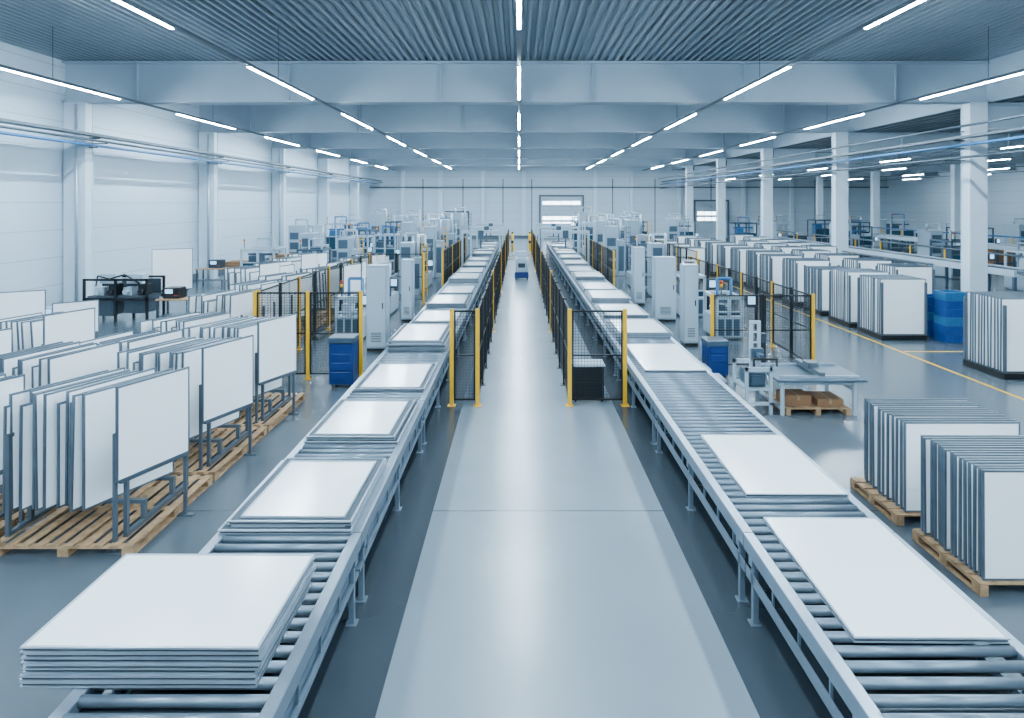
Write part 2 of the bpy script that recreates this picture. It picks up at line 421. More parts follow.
def pallet_mesh(w, l, m, along='x'):
    b = MB()
    if along == 'y':
        n = max(5, int(w/.17)); s = w/n
        for i in range(n): b.box(i*s+.012, (i+1)*s-.06, 0, l, .122, .144)
        for yy in (0, l/2-.05, l-.1):
            b.box(0.012, w-.06, yy, yy+.1, .10, .122)
        for xx in (.015, w/2-.07, w-.2):
            for yy in (0, l/2-.07, l-.15): b.box(xx, xx+.14, yy, yy+.14, .022, .10)
            b.box(xx, xx+.14, 0, l-.01, 0, .022)
    else:
        n = max(5, int(l/.19)); s = l/n
        for i in range(n): b.box(0, w, i*s+.012, (i+1)*s-.03, .122, .144)
        for xx in (0, w/2-.05, w-.1):
            b.box(xx, xx+.1, 0, l-.01, .10, .122)
            for yy in (0, l/2-.07, l-.15): b.box(xx, xx+.1, yy, yy+.14, .022, .10)
            b.box(xx, xx+.1, 0, l-.01, 0, .022)
    return b.mesh('pallet', [m], .003)
PM = pallet_mesh(1.86, 2.08, WOOD, 'y')
PMD = pallet_mesh(1.75, 1.25, WOOD)
def rack_obj():
    o = top('board_rack', None, (0, 0, 0), 'grey steel board storage rack with uprights on a wooden pallet', 'rack', group='board storage racks')
    b = MB()
    for yy in (.55, 1.25):
        b.box(.05, 1.62, yy-.03, yy+.03, .40, .448)
    for xx in (.08, 1.59):
        b.box(xx-.03, xx+.03, .15, 1.65, .146, .20)
        for yy in (.55, 1.25): b.box(xx-.03, xx+.03, yy-.03, yy+.03, .20, .40)
    part('base_frame', b.mesh('rack_base', [RACKP]), o)
    up = MB().box(-.025, .025, -.025, .025, .2, 1.45).mesh('upright', [RACKP])
    for (xx, yy) in ((.08, .17), (.08, 1.63), (1.59, .17), (1.59, 1.63)): part('upright', up, o, (xx, yy, 0))
    part('side_bar', MB().box(.055, .105, .195, 1.605, 1.4, 1.45).mesh('tbar', [RACKP]), o)
    return o
rk = rack_obj()
pal = top('wooden_pallet', PM, (0, 0, 0), 'slatted brown wooden pallet under a board rack', 'pallet', group='pallets under board racks')
first = True
spm = MB().box(-.022, .022, -.022, .022, .0, 1.5).box(-.12, .12, -.04, .04, 0, .02).mesh('sp', [RACKP])
def rack_at(x0, y0, n, mode, raised=False, Hh=1.5, L=1.3):
    global first
    if first: rk.location = (x0, y0, 0); pal.location = (x0, y0-.05, 0); first = False
    else: dup(rk, (x0, y0, 0)); dup(pal, (x0, y0-.05, 0))
    a = -.33+R(-.06, .06); ln = R(-.08, .04); ds = R(-.1, .1)
    for i in range(n):
        xx = x0+.36+i*(1.0/max(1, n-1)) - (0.1 if raised else 0) + R(-.025, .025); yy = y0+.9+ds+R(-.1, .1)
        H2 = Hh if random.random() < .7 else Hh-.14
        if mode == 'ind':
            stand_board(L, H2, (xx, yy, .45), a+R(-.04, .04), ln+R(-.035, .035))
        else: stuff_board(L, H2, (xx, yy, .45), a+R(-.04, .04), ln)
    if raised:
        s = top('board_stand', None, (x0, y0, 0), 'slim grey steel stand holding up a single white board', 'stand', group='single board stands')
        for (px, py) in ((1.47+.05, .05), (1.90, 1.02)): part('post', spm, s, (px, py, 0))
        Tm = Matrix.Translation((1.74, .54, 0)) @ Matrix.Rotation(-.37, 4, 'Z')
        part('ledge', MB().box(-.035, .035, -.5, .5, .86, .90, 0, Tm).mesh('sl', [RACKP]), s)
        stand_board(1.08, 1.2, (x0+1.76, y0+.50, .902), -.37, 0, 'blank white framed board standing raised on a slim stand')
for k in range(3): rack_at(-6.6, 8.0+2.17*k, 13, 'ind', True)
for k in range(4): rack_at(-8.6, 7.6+2.15*k, 10, 'ind', k == 0, Hh=1.5 if k < 2 else 1.3)
for k in range(7):
    rack_at(-8.9+(.9 if k > 2 else 0), 16.7+2.25*k, 9, 'ind' if k < 2 else 'stuff', k in (3, 5))
for k in (0, 1):
    rack_at(-11.3, 10.8+2.3*k, 8, 'ind', True, Hh=1.45)
for k in range(4):
    rack_at(-11.3, 24.0+2.3*k, 8, 'stuff', k in (0, 2), Hh=1.45)

def plain_pallet(me, loc, label):
    return top('wooden_pallet', me, loc, label, 'pallet', group='pallets under board stacks')
RS = 'white board with grey metal frame standing upright on a pallet'
def rowstack(x0, w, y0, y1, n, H, z, ind, jx=.03):
    for i in range(n):
        yy = y0+i*(y1-y0)/(n-1); xx = x0+w/2+R(-jx, jx)
        if ind: stand_board(w, H, (xx, yy, z), math.pi/2+R(-.012, .012), R(-.015, .015), RS, group='upright boards on pallets')
        else: stuff_board(w, H, (xx, yy, z), math.pi/2)
plain_pallet(PMD, (5.15, 7.15, 0), 'brown wooden pallet carrying upright framed boards')
plain_pallet(PMD, (5.15, 8.72, 0), 'brown wooden pallet carrying upright framed boards')
rowstack(5.22, 1.65, 7.22, 8.3, 15, 1.24, .146, True)
rowstack(5.30, 1.60, 8.82, 9.85, 12, 1.24, .146, True)
CW = 1.6
def rack2():
    o = top('board_cradle', None, (0, 0, 0), 'dark steel floor cradle with end uprights for boards', 'rack', group='board cradles')
    b = MB()
    for xx in (.1, CW-.1): b.box(xx-.04, xx+.04, 0, 1.5, .0, .16)
    for yy in (.04, 1.46): b.box(.14, CW-.14, yy-.04, yy+.04, .04, .16)
    for yy in (.4, .75, 1.1): b.box(.14, CW-.14, yy-.03, yy+.03, .10, .16)
    part('base_frame', b.mesh('c_base', [BLACK]), o)
    up = MB().box(-.03, .03, -.03, .03, .16, 1.85).mesh('c_up', [RACKP])
    for xx in (.1, CW-.1):
        for yy in (.04, 1.46): part('upright', up, o, (xx, yy, 0))
    return o
ck = rack2(); f2 = True
def cradle(x, y, n, ind, H=1.8):
    global f2
    if f2: ck.location = (x, y, 0); f2 = False
    else: dup(ck, (x, y, 0))
    rowstack(x+.06, CW-.12, y+.14, y+1.36, n, H, .162, ind, .02)
cradle(12.0, 15.9, 12, True, 1.85)
ys = [20.4, 22.6, 24.9, 27.2, 29.5, 31.8, 34.1, 36.5, 39, 41.5, 44, 47]
for i, y in enumerate(ys): cradle(11.6+R(-.1, .15), y+R(-.1, .1), 10, i < 2, 1.8 if i != 2 else 1.65)
for i in range(7): cradle(14.4, 24.5+2.7*i, 8, False)
for i in range(5): cradle(16.4, 36.0+3.2*i, 7, False)
for i in range(4): cradle(9.0, 36+3.2*i, 6, False, 1.7)
top('framed_board', STUFF.mesh('stuff_boards', [FRAME, WHITE]), (0, 0, 0), 'many more white framed boards standing in distant racks', 'boards', kind='stuff', group='distant boards')

# ------------------------------------------------------------ fences
def fence_panel_mesh(w, z0, z1):
    b = MB(); f = .018
    b.box(0, w, -f, f, z0, z0+.04).box(0, w, -f, f, z1-.04, z1).box(0, .035, -f, f, z0, z1).box(w-.035, w, -f, f, z0, z1)
    b.box(.03, w-.03, -f, f, (z0+z1)/2-.015, (z0+z1)/2+.015)
    n = int(w/.065)
    for i in range(1, n): b.box(i*w/n-.003, i*w/n+.003, -.003, .003, z0+.03, z1-.03)
    n = int((z1-z0)/.065)
    for i in range(1, n): b.box(.03, w-.03, .003, .008, z0+i*(z1-z0)/n-.003, z0+i*(z1-z0)/n+.003)
    return b.mesh('fence_panel', [DARK])
def post_mesh(h, m):
    return MB().box(-.04, .04, -.04, .04, .012, h).box(-.09, .09, -.09, .09, 0, .012).mesh('fpost', [m], .004)
pc = {}
def fence(points, h, seg, label, yellows='all'):
    o = top('safety_fence', None, (points[0][0], points[0][1], 0), label, 'fence', group='machine safety fences')
    bx, by = points[0]
    pm = post_mesh(h, YEL); pk = post_mesh(h, DARK)
    done = 0
    for (a, c) in zip(points[:-1], points[1:]):
        d = Vector((c[0]-a[0], c[1]-a[1])); Lt = d.length; n = max(1, round(Lt/seg)); s = Lt/n; ang = math.atan2(d.y, d.x)
        w = s-.10
        key = (round(w, 3), h)
        if key not in pc: pc[key] = fence_panel_mesh(w, .12, h-.03)
        for i in range(n):
            px = a[0]+d.x*i/n; py = a[1]+d.y*i/n
            isy = (yellows == 'all') or (done % yellows == 0) or (a != points[0] and i == 0)
            part('post', pm if isy else pk, o, (px-bx, py-by, 0), label='yellow fence post' if isy else 'black fence post')
            u = d/Lt
            part('mesh_panel', pc[key], o, (px-bx+u.x*.05, py-by+u.y*.05, 0), (0, 0, ang), label='black welded wire mesh panel')
            done += 1
    part('post', pm, o, (points[-1][0]-bx, points[-1][1]-by, 0), label='yellow fence post')
    return o
FL = 'black wire mesh safety fence with yellow posts'
fence([(-1.46, 13.9), (-.9, 13.9), (-.9, 57)], 2.1, 1.6, FL+' beside the aisle', 6)
fence([(2.3, 13.9), (1.1, 13.9), (1.1, 57)], 2.1, 1.6, FL+' beside the aisle', 6)
fence([(-3.95, 16.0), (-6.6, 16.0)], 2.2, 1.33, FL+' closing a processing cell', 1)
fence([(-6.6, 16.2), (-6.6, 28.2), (-4.2, 28.2)], 2.2, 1.5, FL+' around a processing cell', 2)
fence([(5.1, 16.9), (7.76, 16.9), (7.76, 29), (5.2, 29)], 2.0, 1.33, FL+' around a processing cell', 2)
fence([(4.6, 31.0), (4.6, 44)], 2.1, 2.0, FL+' behind the conveyor', 2)
fence([(-3.7, 31.0), (-3.7, 44)], 2.1, 2.0, FL+' behind the conveyor', 2)
fence([(8.6, 31.0), (8.6, 46)], 2.1, 2.0, FL+' around a processing cell', 2)

# ------------------------------------------------------------ cabinets and machines
def cabinet(x, y, w, d, h, label, body=CABG):
    o = top('control_cabinet', None, (x, y, 0), label, 'cabinet')
    part('plinth', MB().box(.02, w-.02, .02, d-.02, 0, .1).mesh('pl', [BLACK]), o)
    part('body', MB().box(0, w, 0, d, .1, h).mesh('cb', [body], .012), o)
    dr = part('door', MB().box(.03, w-.03, -.02, 0, .16, h-.06).mesh('cd', [CABW], .006), o)
    part('handle', MB().box(w-.12, w-.09, -.05, -.02, h*.5, h*.5+.18).mesh('ch', [BLACK], .004), dr)
    b = MB()
    for i in range(6): b.box(w*.25, w*.75, -.026, -.02, .3+i*.05, .32+i*.05)
    part('vent_grille', b.mesh('cv', [GREYP]), dr)
    return o
WC = 'tall pale grey steel control cabinet on a dark plinth'
cabinet(-4.52, 18.9, .6, .5, 2.55, WC); cabinet(-4.35, 23.6, .42, .5, 2.3, WC)
cabinet(5.05, 19.6, .45, .5, 2.5, WC); cabinet(5.0, 23.6, .8, .5, 2.4, WC); cabinet(4.9, 27.4, .5, .6, 2.5, WC)
def bluebox(x, y, w, d, h, label):
    o = top('blue_tool_bin', None, (x, y, 0), label, 'bin')
    part('body', MB().box(0, w, 0, d, .08, h-.14).mesh('bb', [BLUE], .015), o)
    part('lid', MB().box(-.02, w+.02, -.02, d+.02, h-.14, h).mesh('bl', [SHELL], .015), o)
    cmh = MB().cyl((-.02, 0, .045), (.02, 0, .045), .045, 12).box(-.03, .03, -.03, .03, .07, .09).mesh('bc', [BLACK])
    for (xx, yy) in ((.08, .08), (w-.08, .08), (.08, d-.08), (w-.08, d-.08)): part('caster', cmh, o, (xx, yy, 0))
    b = MB()
    for i in range(3): b.box(.06, w-.06, -.012, 0, .2+i*.22, .38+i*.22)
    part('front_panel', b.mesh('bf', [BLUE], .006), o)
bluebox(-4.52, 15.2, .58, .5, 1.2, 'deep blue wheeled tool bin with grey lid by the fence')
bluebox(4.72, 16.0, .52, .55, .95, 'deep blue wheeled tool bin with grey lid by the fence')

o = top('equipment_trolley', None, (1.2, 14.1, 0), 'dark wire trolley with a pale top behind the fence', 'trolley')
b = MB()
for xx in (.02, .66):
    for yy in (.02, .5): b.box(xx-.015, xx+.015, yy-.015, yy+.015, .08, .8)
b.box(0, .68, 0, .52, .1, .13); b.box(0, .68, 0, .52, .42, .44); b.box(.04, .64, .01, .02, .13, .78)
part('frame', b.mesh('et', [DARK]), o)
part('tray_top', MB().box(-.02, .70, -.02, .54, .8, .83).mesh('ett', [CABW], .004), o)
cmh = MB().cyl((-.02, 0, .04), (.02, 0, .04), .04, 10).box(-.015, .015, -.015, .015, .06, .1).mesh('etc', [BLACK])
for xx in (.05, .63):
    for yy in (.06, .46): part('caster', cmh, o, (xx, yy, 0))

def machine(x, y, w, d, h, label, rz=0.0, accent=SHELL):
    o = top('processing_machine', None, (x, y, 0), label, 'machine', rz)
    part('base', MB().box(0, w, 0, d, .06, .75).box(.1, w-.1, .1, d-.1, 0, .06).mesh('mb', [CABG], .02), o)
    b = MB()
    for xx in (.05, w*.5, w-.05):
        for yy in (.05, d-.05): b.box(xx-.05, xx+.05, yy-.05, yy+.05, .75, h)
    b.box(0, w, 0, .1, h-.1, h).box(0, w, d-.1, d, h-.1, h).box(0, .1, .1, d-.1, h-.1, h).box(w-.1, w, .1, d-.1, h-.1, h)
    b.box(.1, w-.1, .02, .08, h*.62, h*.62+.06)
    fr = part('frame', b.mesh('mf', [CABW if random.random() < .6 else SHELL], .01), o)
    if accent != CABW: part('window', MB().box(.1, w-.1, .09, .10, .8, h*.62).mesh('mw', [BGLASS]), fr)
    part('inner_unit', MB().box(w*.15, w*.45, d*.2, d*.7, .75, h*.8).box(w*.55, w*.8, d*.3, d*.8, .75, h*.65).box(.1, w-.1, d*.4, d*.5, h*.8, h*.8+.12).mesh('mi', [accent], .02), o)
    b = MB()
    for i in range(3): b.box(.08+i*(w-.16)/3, .02+(i+1)*(w-.16)/3, -.02, 0, .15, .68)
    part('access_panel', b.mesh('ma', [SHELL], .005), o)
    cs = part('console', MB().box(w+.02, w+.3, -.25, -.05, 1.1, 1.5).box(w+.12, w+.18, -.15, .1, 1.28, 1.34).box(w-.02, w+.18, .04, .1, 1.28, 1.34).mesh('mc', [GREYP], .01), o)
    part('screen', MB().box(w+.05, w+.27, -.26, -.25, 1.2, 1.45).mesh('ms', [SCREEN]), cs)
    b = MB().tube([(w*.3, d*.5, h*.7), (w*.3, d*.5, h+.5), (w*.8, d*.5, h+.5), (w*.8, d*.5, h*.6)], .05, 10)
    part('exhaust_duct', b.mesh('md', [LBLUE if random.random() < .3 else ALU]), o)
    b = MB().cyl((.2, .06, h), (.2, .06, h+.3), .02, 8, 0).cyl((.2, .06, h+.3), (.2, .06, h+.4), .045, 10, 1).cyl((.2, .06, h+.4), (.2, .06, h+.5), .045, 10, 2)
    part('signal_tower', b.mesh('mt', [GREYP, YEL, RED]), o)
    return o
MLB = 'pale open-frame processing machine with blue-grey units and pipes'
def tall_unit(x, y, w, d, h, label='tall pale machine unit with side ducts and dark service openings'):
    o = top('tower_unit', None, (x, y, 0), label, 'machine', group='tower units')
    part('body', MB().box(0, w*.6, 0, d, .08, h).box(w*.62, w, .1, d, .08, h*.72).box(.05, w*.95, .1, d-.1, 0, .08).mesh('tb', [CABG], .02), o)
    b = MB()
    for z in (.4, 1.1, 1.8):
        if z+.5 < h: b.box(w*.08, w*.52, -.015, 0, z, z+.5)
    b.box(w*.68, w*.94, .085, .1, .3, h*.6)
    part('service_door', b.mesh('ts', [SHELL], .004), o)
    b = MB()
    for i in range(int(h/.3)): b.box(w+.06, w+.3, .1, .13, .2+i*.3, .23+i*.3)
    b.box(w+.04, w+.07, .1, .13, 0, h).box(w+.29, w+.32, .1, .13, 0, h)
    part('ladder', b.mesh('tl', [YEL if random.random() < .3 else STEEL]), o)
    part('pipe', MB().tube([(w*.2, d*.6, h), (w*.2, d*.6, h+.4), (w*.8, d*.6, h+.4), (w*.8, d*.6, h*.7)], .07, 10).mesh('tp', [ALU]), o)
for (x, y, w, d, h) in ((-5.7, 30.5, 1.0, 1, 2.5), (-5.6, 37.5, 1.1, 1.2, 3.0), (-7.4, 40, 1.3, 1.5, 3.2), (-5.3, 42, 1.0, 1.4, 3.3), (-5.5, 52, 1.3, 1.4, 3.6), (-9.4, 52, 1.5, 1.4, 3.4), (6.2, 30.0, 1.0, 1, 2.5), (-13.0, 38, 1.4, 1.2, 2.6), (-10.4, 36.5, 1.2, 1.2, 2.4), (-16.4, 45.5, 1.4, 1.2, 2.8),
                     (5.2, 38.5, 1.2, 1.2, 3.0), (7.0, 41, 1.2, 1.5, 3.3), (5.2, 43, 1.0, 1.4, 3.2), (5.4, 57, 1.4, 1.4, 3.6), (9.2, 57, 1.5, 1.4, 3.2), (-13.5, 58, 1.6, 1.4, 3.4), (13.5, 58, 1.6, 1.4, 3.0), (24, 48, 1.6, 1.5, 2.8), (27, 42, 1.4, 1.4, 2.6), (37.5, 48, 1.6, 1.5, 2.8)):
    tall_unit(x, y, w, d, h)
for (x, y, w, d, h) in ((-6.2, 45.5, 1.6, 2, 2.8), (-8.6, 45, 1.5, 2, 2.4), (-7.6, 49.5, 1.6, 2, 3.0), (-12.6, 47, 1.7, 2, 2.4), (-15.2, 50, 1.8, 2, 2.8), (-11.5, 55, 2, 2, 2.8), (-6.6, 56, 2.0, 2, 3.0), (-16.8, 60, 2, 2, 2.8),
                        (5.6, 46.5, 1.5, 2, 3.0), (7.6, 49.5, 1.5, 2, 2.6), (5.4, 53, 1.7, 2, 2.8), (7.5, 60, 1.8, 2, 2.8), (5.3, 62, 1.6, 2, 3.0), (-6.0, 33.0, 1.3, 1.8, 2.2), (5.8, 32.8, 1.3, 1.8, 2.2),
                        (-6.0, 25.0, 1.0, 1.6, 1.5), (6.2, 24.6, 1.0, 1.6, 1.6), (-14.6, 33.5, 1.8, 1.8, 2.0), (-12.0, 34.5, 1.4, 1.6, 1.9), (-9.2, 40.5, 1.4, 1.6, 2.4), (-11.4, 42.5, 1.4, 1.6, 2.2), (-5.9, 20.5, .9, 1.4, 1.4), (6.3, 20.5, .9, 1.4, 1.4),
                        (28, 55, 2.4, 2, 2.4), (36, 52, 2.6, 2, 2.4), (15, 62, 2, 2, 2.6), (36, 62, 2.4, 2, 2.8), (23, 62, 2, 2, 2.6), (10.5, 62, 2, 2, 2.6),
                        (35.5, 42, 2.4, 2, 2.3), (26.4, 66, 2, 2, 2.6), (31.5, 68, 2, 2, 2.6), (40, 58, 2, 2, 2.6), (25.0, 31, 2, 2, 2.0), (28.0, 34, 2.0, 2, 2.2), (25, 37, 2.0, 2, 2.2), (34.4, 36, 2.2, 2, 2.2), (31.5, 61, 2, 2, 2.6), (19.6, 58, 2, 2, 2.6), (24.0, 25.5, 1.6, 1.6, 1.8)):
    machine(x, y, w, d, h, MLB, accent=random.choice((SHELL, SHELL, CABW, LBLUE)))
def portal(x0, x1, y, h):
    o = top('gantry_portal', None, (x0, y, 0), 'pale steel gantry portal bridging the roller conveyor', 'gantry', group='gantry portals')
    w = x1-x0
    for xx in (.06, w-.06): part('column', MB().box(xx-.06, xx+.06, -.08, .08, 0, h).box(xx-.1, xx+.1, -.14, .14, 0, .03).mesh('gp', [CABW], .01), o)
    part('bridge', MB().box(0, w, -.1, .1, h, h+.18).mesh('gb', [CABW], .015), o)
    c = part('tool_carriage', MB().box(w*.5-.18, w*.5+.18, -.22, -.1, h-.3, h+.2).box(w*.5-.05, w*.5+.05, -.2, -.12, h-.9, h-.3).mesh('gc', [SHELL], .01), o)
    part('suction_bar', MB().box(w*.5-.5, w*.5+.5, -.19, -.13, h-.95, h-.9).mesh('gs', [BLACK]), c)
for y in (40, 47, 54):
    portal(-3.6, -1.15, y, 2.5); portal(1.4, 4.4, y, 2.5)

# ------------------------------------------------------------ lift work station
o = top('work_station', None, (5.0, 13.2, 0), 'pale steel packing station with slim lift column and grey table', 'workstation')
b = MB()
for xx in (.45, 1.95):
    for yy in (.05, 1.25): b.box(xx-.035, xx+.035, yy-.035, yy+.035, 0, .72)
b.box(.49, 1.91, .02, .08, .64, .72).box(.49, 1.91, 1.22, 1.28, .64, .72).box(.42, .48, .09, 1.21, .12, .18).box(1.92, 1.98, .09, 1.21, .5, .56)
part('frame', b.mesh('wsf', [CABW], .006), o)
part('table_top', MB().box(.3, 2.15, -.1, 1.3, .72, .77).mesh('wst', [SHELL], .01), o)
part('guide_rail', MB().box(.4, 2.05, .05, .09, .77, .82).box(.4, 2.05, 1.1, 1.14, .77, .82).mesh('wsg', [ALU]), o)
part('cross_slide', MB().box(1.2, 1.32, .0, 1.2, .82, .9).box(1.15, 1.37, .4, .7, .9, 1.0).mesh('wsx', [RACKP], .006), o)
b = MB()
for xx in (-.27, .23):
    for yy in (.1, .85): b.box(xx-.03, xx+.03, yy-.03, yy+.03, 0, .98)
b.box(-.3, .26, .07, .13, .9, .98).box(-.3, .26, .82, .88, .9, .98).box(-.3, .26, .07, .13, .2, .26).box(-.3, .26, .1, .85, .5, .54)
part('side_frame', b.mesh('wsc', [CABW]), o)
part('drive_unit', MB().box(-.2, .16, .2, .7, .545, .85).box(-.15, .1, .14, .2, .6, .8).mesh('wsd', [SHELL], .01), o)
b = MB().box(-.12, -.06, .3, .36, .545, 1.85).box(.04, .10, .3, .36, .545, 1.85).box(-.12, .1, .3, .36, 1.85, 1.91)
for i in range(4): b.box(-.06, .04, .31, .35, 1.0+i*.22, 1.03+i*.22)
part('lift_column', b.mesh('wsl', [CABW]), o)
cg = part('lift_carriage', MB().box(-.13, .13, .2, .3, 1.1, 1.35).box(-.05, .05, -.05, .2, 1.2, 1.28).mesh('wcg', [SHELL], .008), o)
part('gripper', MB().box(-.2, .3, -.1, -.05, 1.18, 1.22).box(-.2, -.17, -.1, -.05, 1.05, 1.18).box(.27, .3, -.1, -.05, 1.05, 1.18).mesh('wgr', [BLACK]), cg)
part('control_box', MB().box(.12, .22, .28, .4, 1.45, 1.65).mesh('wcb', [GREYP], .006), o)
PMS = pallet_mesh(1.35, 1.1, WOOD)
top('wooden_pallet', PMS, (5.53, 13.25, 0), 'small wooden pallet stored beneath the packing table', 'pallet')
def carton(x, y, z, w, d, h, label='brown cardboard carton on the pallet beneath the table'):
    o = top('cardboard_box', None, (x, y, z), label, 'box')
    part('carton', MB().box(0, w, 0, d, 0, h).mesh('cn', [CARD], .006), o)
    part('packing_tape', MB().box(w/2-.03, w/2+.03, -.002, d+.002, h-.001, h+.002).box(w/2-.03, w/2+.03, -.003, -.0005, h-.1, h).mesh('tp', [WOOD]), o)
carton(5.58, 13.4, .147, .55, .5, .22); carton(6.25, 13.4, .147, .55, .6, .14)
o = top('side_trolley', None, (4.35, 14.6, 0), 'low grey trolley with push bar next to the conveyor', 'trolley')
part('deck', MB().box(0, .4, 0, .6, .3, .36).box(0, .05, 0, .6, .36, .6).mesh('std', [CABG], .008), o)
lgm = MB().box(-.03, .03, -.03, .03, 0, .3).mesh('stl', [STEEL])
for xx in (.06, .34):
    for yy in (.06, .54): part('leg', lgm, o, (xx, yy, 0))

# ------------------------------------------------------------ blue crates
def crate_mesh():
    b = MB(); w, d, h, t = .7, .6, .26, .03
    b.box(0, w, 0, d, 0, t).box(0, w, 0, t, t, h).box(0, w, d-t, d, t, h).box(0, t, t, d-t, t, h).box(w-t, w, t, d-t, t, h)
    b.box(-.02, w+.02, -.025, 0, h-.06, h-.01).box(-.02, w+.02, d, d+.015, h-.06, h-.01)
    for i in range(5): b.box(.06+i*.13, .10+i*.13, -.022, 0, .03, h-.06)
    return b.mesh('crate', [BLUEC], .004), b.mesh('crate2', [LBLUE], .004)
c1, c2 = crate_mesh()
for (xx, yy, nn) in ((13.38, 20.1, 6), (13.38, 21.1, 5)):
    for i in range(nn):
        top('storage_crate', c2 if i % 3 == 2 else c1, (xx+R(-.04, .04), yy, i*.266), 'ribbed dark blue plastic storage crate in a stack' if i % 3 != 2 else 'lighter blue plastic crate in a stack', 'crate', R(-.03, .03), group='stacked blue crates')

# ------------------------------------------------------------ left wall work area
def bench(x, y, w, label):
    o = top('workbench', None, (x, y, 0), label, 'workbench')
    part('bench_top', MB().box(0, w, 0, .8, .85, .9).mesh('bt', [WOOD], .006), o)
    lg = MB().box(-.03, .03, -.03, .03, 0, .85).mesh('bl', [GREYP])
    for xx in (.06, w-.06):
        for yy in (.06, .74): part('leg', lg, o, (xx, yy, 0))
    part('shelf', MB().box(.09, w-.09, .1, .7, .25, .28).mesh('bs', [STEEL]), o)
def device(x, y, z, w, d, h, m, label):
    o = top('bench_device', None, (x, y, z), label, 'device')
    part('body', MB().box(0, w, 0, d, 0, h).mesh('dv', [m], .02), o)
    part('display', MB().box(w*.15, w*.6, -.01, 0, h*.5, h*.85).mesh('ds', [SCREEN]), o)
    kn = MB().cyl((0, -.02, 0), (0, 0, 0), .018, 8).mesh('kn', [RED])
    for i in range(3): part('knob', kn, o, (w*.72+i*.05, 0, h*.3))
o = top('assembly_machine', None, (-16.1, 23.6, 0), 'dark cluttered steel frame machine with motors near the wall', 'machine')
b = MB()
for xx in (0.04, 1.2, 2.36):
    for yy in (.04, 1.16): b.box(xx-.04, xx+.04, yy-.04, yy+.04, 0, 1.6)
b.box(0, 2.4, 0, .08, .8, .9).box(0, 2.4, 1.12, 1.2, .8, .9).box(0, 2.4, 0, .08, 1.52, 1.6).box(0, 2.4, 1.12, 1.2, 1.52, 1.6)
part('frame', b.mesh('amf', [DARK]), o)
part('work_bed', MB().box(.1, 2.3, .1, 1.1, .82, .95).box(.2, 1.0, .2, 1.0, .2, .8).box(1.4, 2.2, .2, 1.0, .3, .8).mesh('amb', [STEEL], .01), o)
part('back_plate', MB().box(.1, 2.3, 1.05, 1.1, .95, 1.5).mesh('amp', [GREYP]), o)
for i, (mx, mz) in enumerate(((.3, .95), (.8, .95), (1.35, .95), (1.9, .95))):
    part('motor', MB().box(0, .32, 0, .4, 0, .3+.12*(i % 2)).cyl((.15, -.15, .15), (.15, 0, .15), .1, 12).mesh('amm', [BLACK if i % 2 else CABW], .01), o, (mx, .25, mz))
for xx in (.5, 1.5):
    part('tool_head', MB().box(0, .6, .2, .6, 1.4, 1.75).mesh('amh', [CABW], .01), o, (xx, 0, 0))
part('hose', MB().tube([(.3, .3, 1.3), (.5, .1, 1.7), (1.0, .0, 1.6), (1.5, .1, 1.75), (2.0, .2, 1.4)], .03, 8).mesh('amo', [BLACK]), o)
bench(-13.2, 23.2, 1.4, 'wooden-topped workbench near the wall')
device(-13.0, 23.35, .902, .6, .5, .4, BLACK, 'black bench-top device with small lit display')
bench(-15.6, 19.0, 2.2, 'wooden-topped workbench near the wall')
device(-15.4, 19.2, .902, .7, .5, .5, BLACK, 'black bench-top device with small lit display')
device(-14.4, 19.2, .902, .6, .5, .35, CABW, 'pale bench-top device with small display')
bench(-17.2, 34, 2.2, 'wooden-topped workbench near the wall')
device(-16.6, 34.2, .902, .7, .5, .45, GREYP, 'grey bench-top device with small display')
def easel(x, y, L, H, rz, z=.6):
    o = top('board_easel', None, (x, y, 0), 'grey steel easel frame carrying a large white board', 'stand', rz)
    for yy in (-L*.35, L*.35):
        part('leg', MB().beam((-.06, 0, 0), (-.06, 0, z+H*.8), .05).beam((-.55, 0, 0), (-.09, 0, z+H*.6), .04).box(-.6, .1, -.025, .025, 0, .04).mesh('el', [GREYP]), o, (0, yy, 0))
    part('ledge', MB().box(-.035, .06, -L*.4, L*.4, z-.05, z).mesh('ee', [GREYP]), o)
    v = Matrix.Rotation(rz, 3, 'Z') @ Vector((.01, 0, 0))
    stand_board(L, H, (x+v.x, y+v.y, z+.002), rz, 0, 'large blank white board held on a steel easel', group='boards on easels')
easel(-14.4, 26.6, 1.5, 1.7, -1.1, .8)
easel(-13.2, 16.6, 1.5, 1.3, -1.0, .8)
easel(-12.6, 18.2, 1.1, 1.0, -.9, .6)
for (x, y, w, d, h) in ((-16.4, 42, 1.6, 1.2, 1.0), (-14.2, 42.5, 1.4, 1.2, 1.3), (-9.4, 60, 1.6, 1.2, 1.4), (-17.5, 38, 1.6, 1.2, .9), (10.8, 54, 1.6, 1.2, 1.3), (34, 46, 1.5, 1.2, 1.2)):
    o = top('wooden_crate', None, (x, y, 0), 'plain wooden shipping crate on battens', 'crate')
    b = MB()
    for i in range(5): b.box(0, w, 0, d, .1+i*(h-.1)/5+.005, .1+(i+1)*(h-.1)/5-.005)
    part('boarding', b.mesh('wc', [CARD], .004), o)
    bm_ = MB().box(0, .1, 0, d, 0, .1).box(.0, .1, -.02, 0, 0, h).mesh('wb', [WOOD])
    for xx in (0, w-.1): part('batten', bm_, o, (xx, 0, 0))

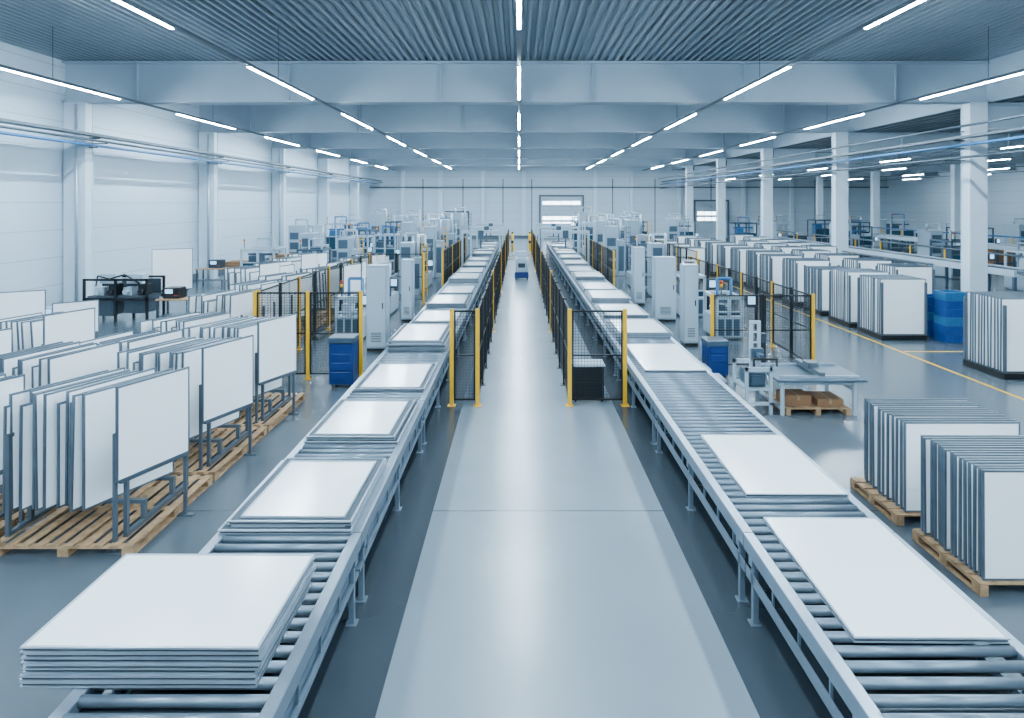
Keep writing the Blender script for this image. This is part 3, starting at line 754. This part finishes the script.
# ------------------------------------------------------------ cart in the aisle
o = top('transfer_cart', None, (-.25, 36.5, 0), 'small blue transfer cart with pale box body in the aisle', 'cart')
part('chassis', MB().box(0, .8, 0, 1.2, .12, .45).mesh('tc', [BLUE], .02), o)
part('upper_body', MB().box(.05, .75, .1, 1.1, .45, 1.25).box(.1, .7, .8, 1.1, 1.25, 1.6).mesh('tu', [CABW], .02), o)
part('front_screen', MB().box(.2, .6, .09, .1, .7, .95).mesh('ts', [GLASS]), o)
wh = MB().cyl((-.04, 0, .1), (.04, 0, .1), .1, 14).mesh('tw', [BLACK])
for xx in (.08, .72):
    for yy in (.2, 1.0): part('wheel', wh, o, (xx, yy, 0))
for xx in (-.6, 1.0):
    o = top('guard_bollard', None, (xx, 59, 0), 'yellow and black guard bollard at the aisle end', 'bollard', group='aisle bollards')
    part('post', MB().cyl((0, 0, 0), (0, 0, 1.6), .12, 14, 0).cyl((0, 0, 1.6), (0, 0, 1.75), .12, 14, 1, .05).mesh('gbp', [YEL, BLACK]), o)
    part('band', MB().cyl((0, 0, .7), (0, 0, .95), .125, 14).mesh('gbb', [BLACK]), o)

# ------------------------------------------------------------ long raised transfer lines in the side bay
def longline(x, y0, y1, z, label, pm=RACKP):
    o = top('transfer_line', None, (x, y0, 0), label, 'conveyor', group='raised transfer lines')
    L = y1-y0
    for xx in (0, 1.1): part('side_beam', MB().box(xx, xx+.12, 0, L, z-.28, z).mesh('ls', [CABW], .01), o)
    b = MB(); k = 0
    while k*.35 < L-.2: b.cyl((.12, .15+k*.35, z-.08), (1.1, .15+k*.35, z-.08), .05, 8); k += 1
    part('roller', b.mesh('lr', [ROLL]), o, kind='stuff')
    lg = MB().box(0, .12, 0, .12, 0, z-.28).box(1.1, 1.22, 0, .12, 0, z-.28).box(.12, 1.1, .03, .09, .5, .58).mesh('ll', [SHELL])
    k = 0
    while k*3 < L: part('leg', lg, o, (0, k*3, 0)); k += 1
    part('supply_pipe', MB().cyl((1.35, 0, z+.5), (1.35, L, z+.5), .05, 8).mesh('lp', [pm]), o)
    ap = MB().box(1.22, 1.35, -.03, .03, z-.2, z-.14).box(1.32, 1.38, -.03, .03, z-.14, z+.46).mesh('la', [YEL])
    k = 0
    while k*3 < L-.6: part('pipe_support', ap, o, (0, k*3+.5, 0)); k += 1
longline(21.2, 27.4, 56, 1.5, 'long raised white transfer line with rollers and overhead pipe')
longline(30.6, 38, 58, 1.7, 'long raised white transfer line with rollers and blue pipe', LBLUE)
longline(16.1, 27, 34.5, 1.3, 'short raised white transfer line with rollers and overhead pipe')

top('floor_marking', MB().box(11.3-.05, 11.3+.05, 9, 60, 0.0005, .003).mesh('fm', [YEL]), (0, 0, 0), 'yellow painted line along the walkway floor', 'floor marking')
top('floor_marking', MB().box(11.4, 18.1, 18.9, 19.0, 0.0005, .003).mesh('fm2', [YEL]), (0, 0, 0), 'yellow painted line across the walkway floor', 'floor marking')

# ------------------------------------------------------------ world, camera
w = bpy.data.worlds.new('world'); scene.world = w; w.use_nodes = True
w.node_tree.nodes['Background'].inputs[0].default_value = (.6, .75, .9, 1); w.node_tree.nodes['Background'].inputs[1].default_value = .5
cam = bpy.data.cameras.new('camera'); co = bpy.data.objects.new('camera', cam); COL.objects.link(co)
co.location = (0, 0, 4.4); co.rotation_euler = (math.radians(90), 0, 0)
cam.sensor_width = 36; cam.lens = 36*640/1024; cam.shift_y = -156/1024; cam.shift_x = -7/1024
cam.clip_end = 300; cam.clip_start = .05
scene.camera = co
print('boards', NB, 'objects', len(bpy.data.objects))
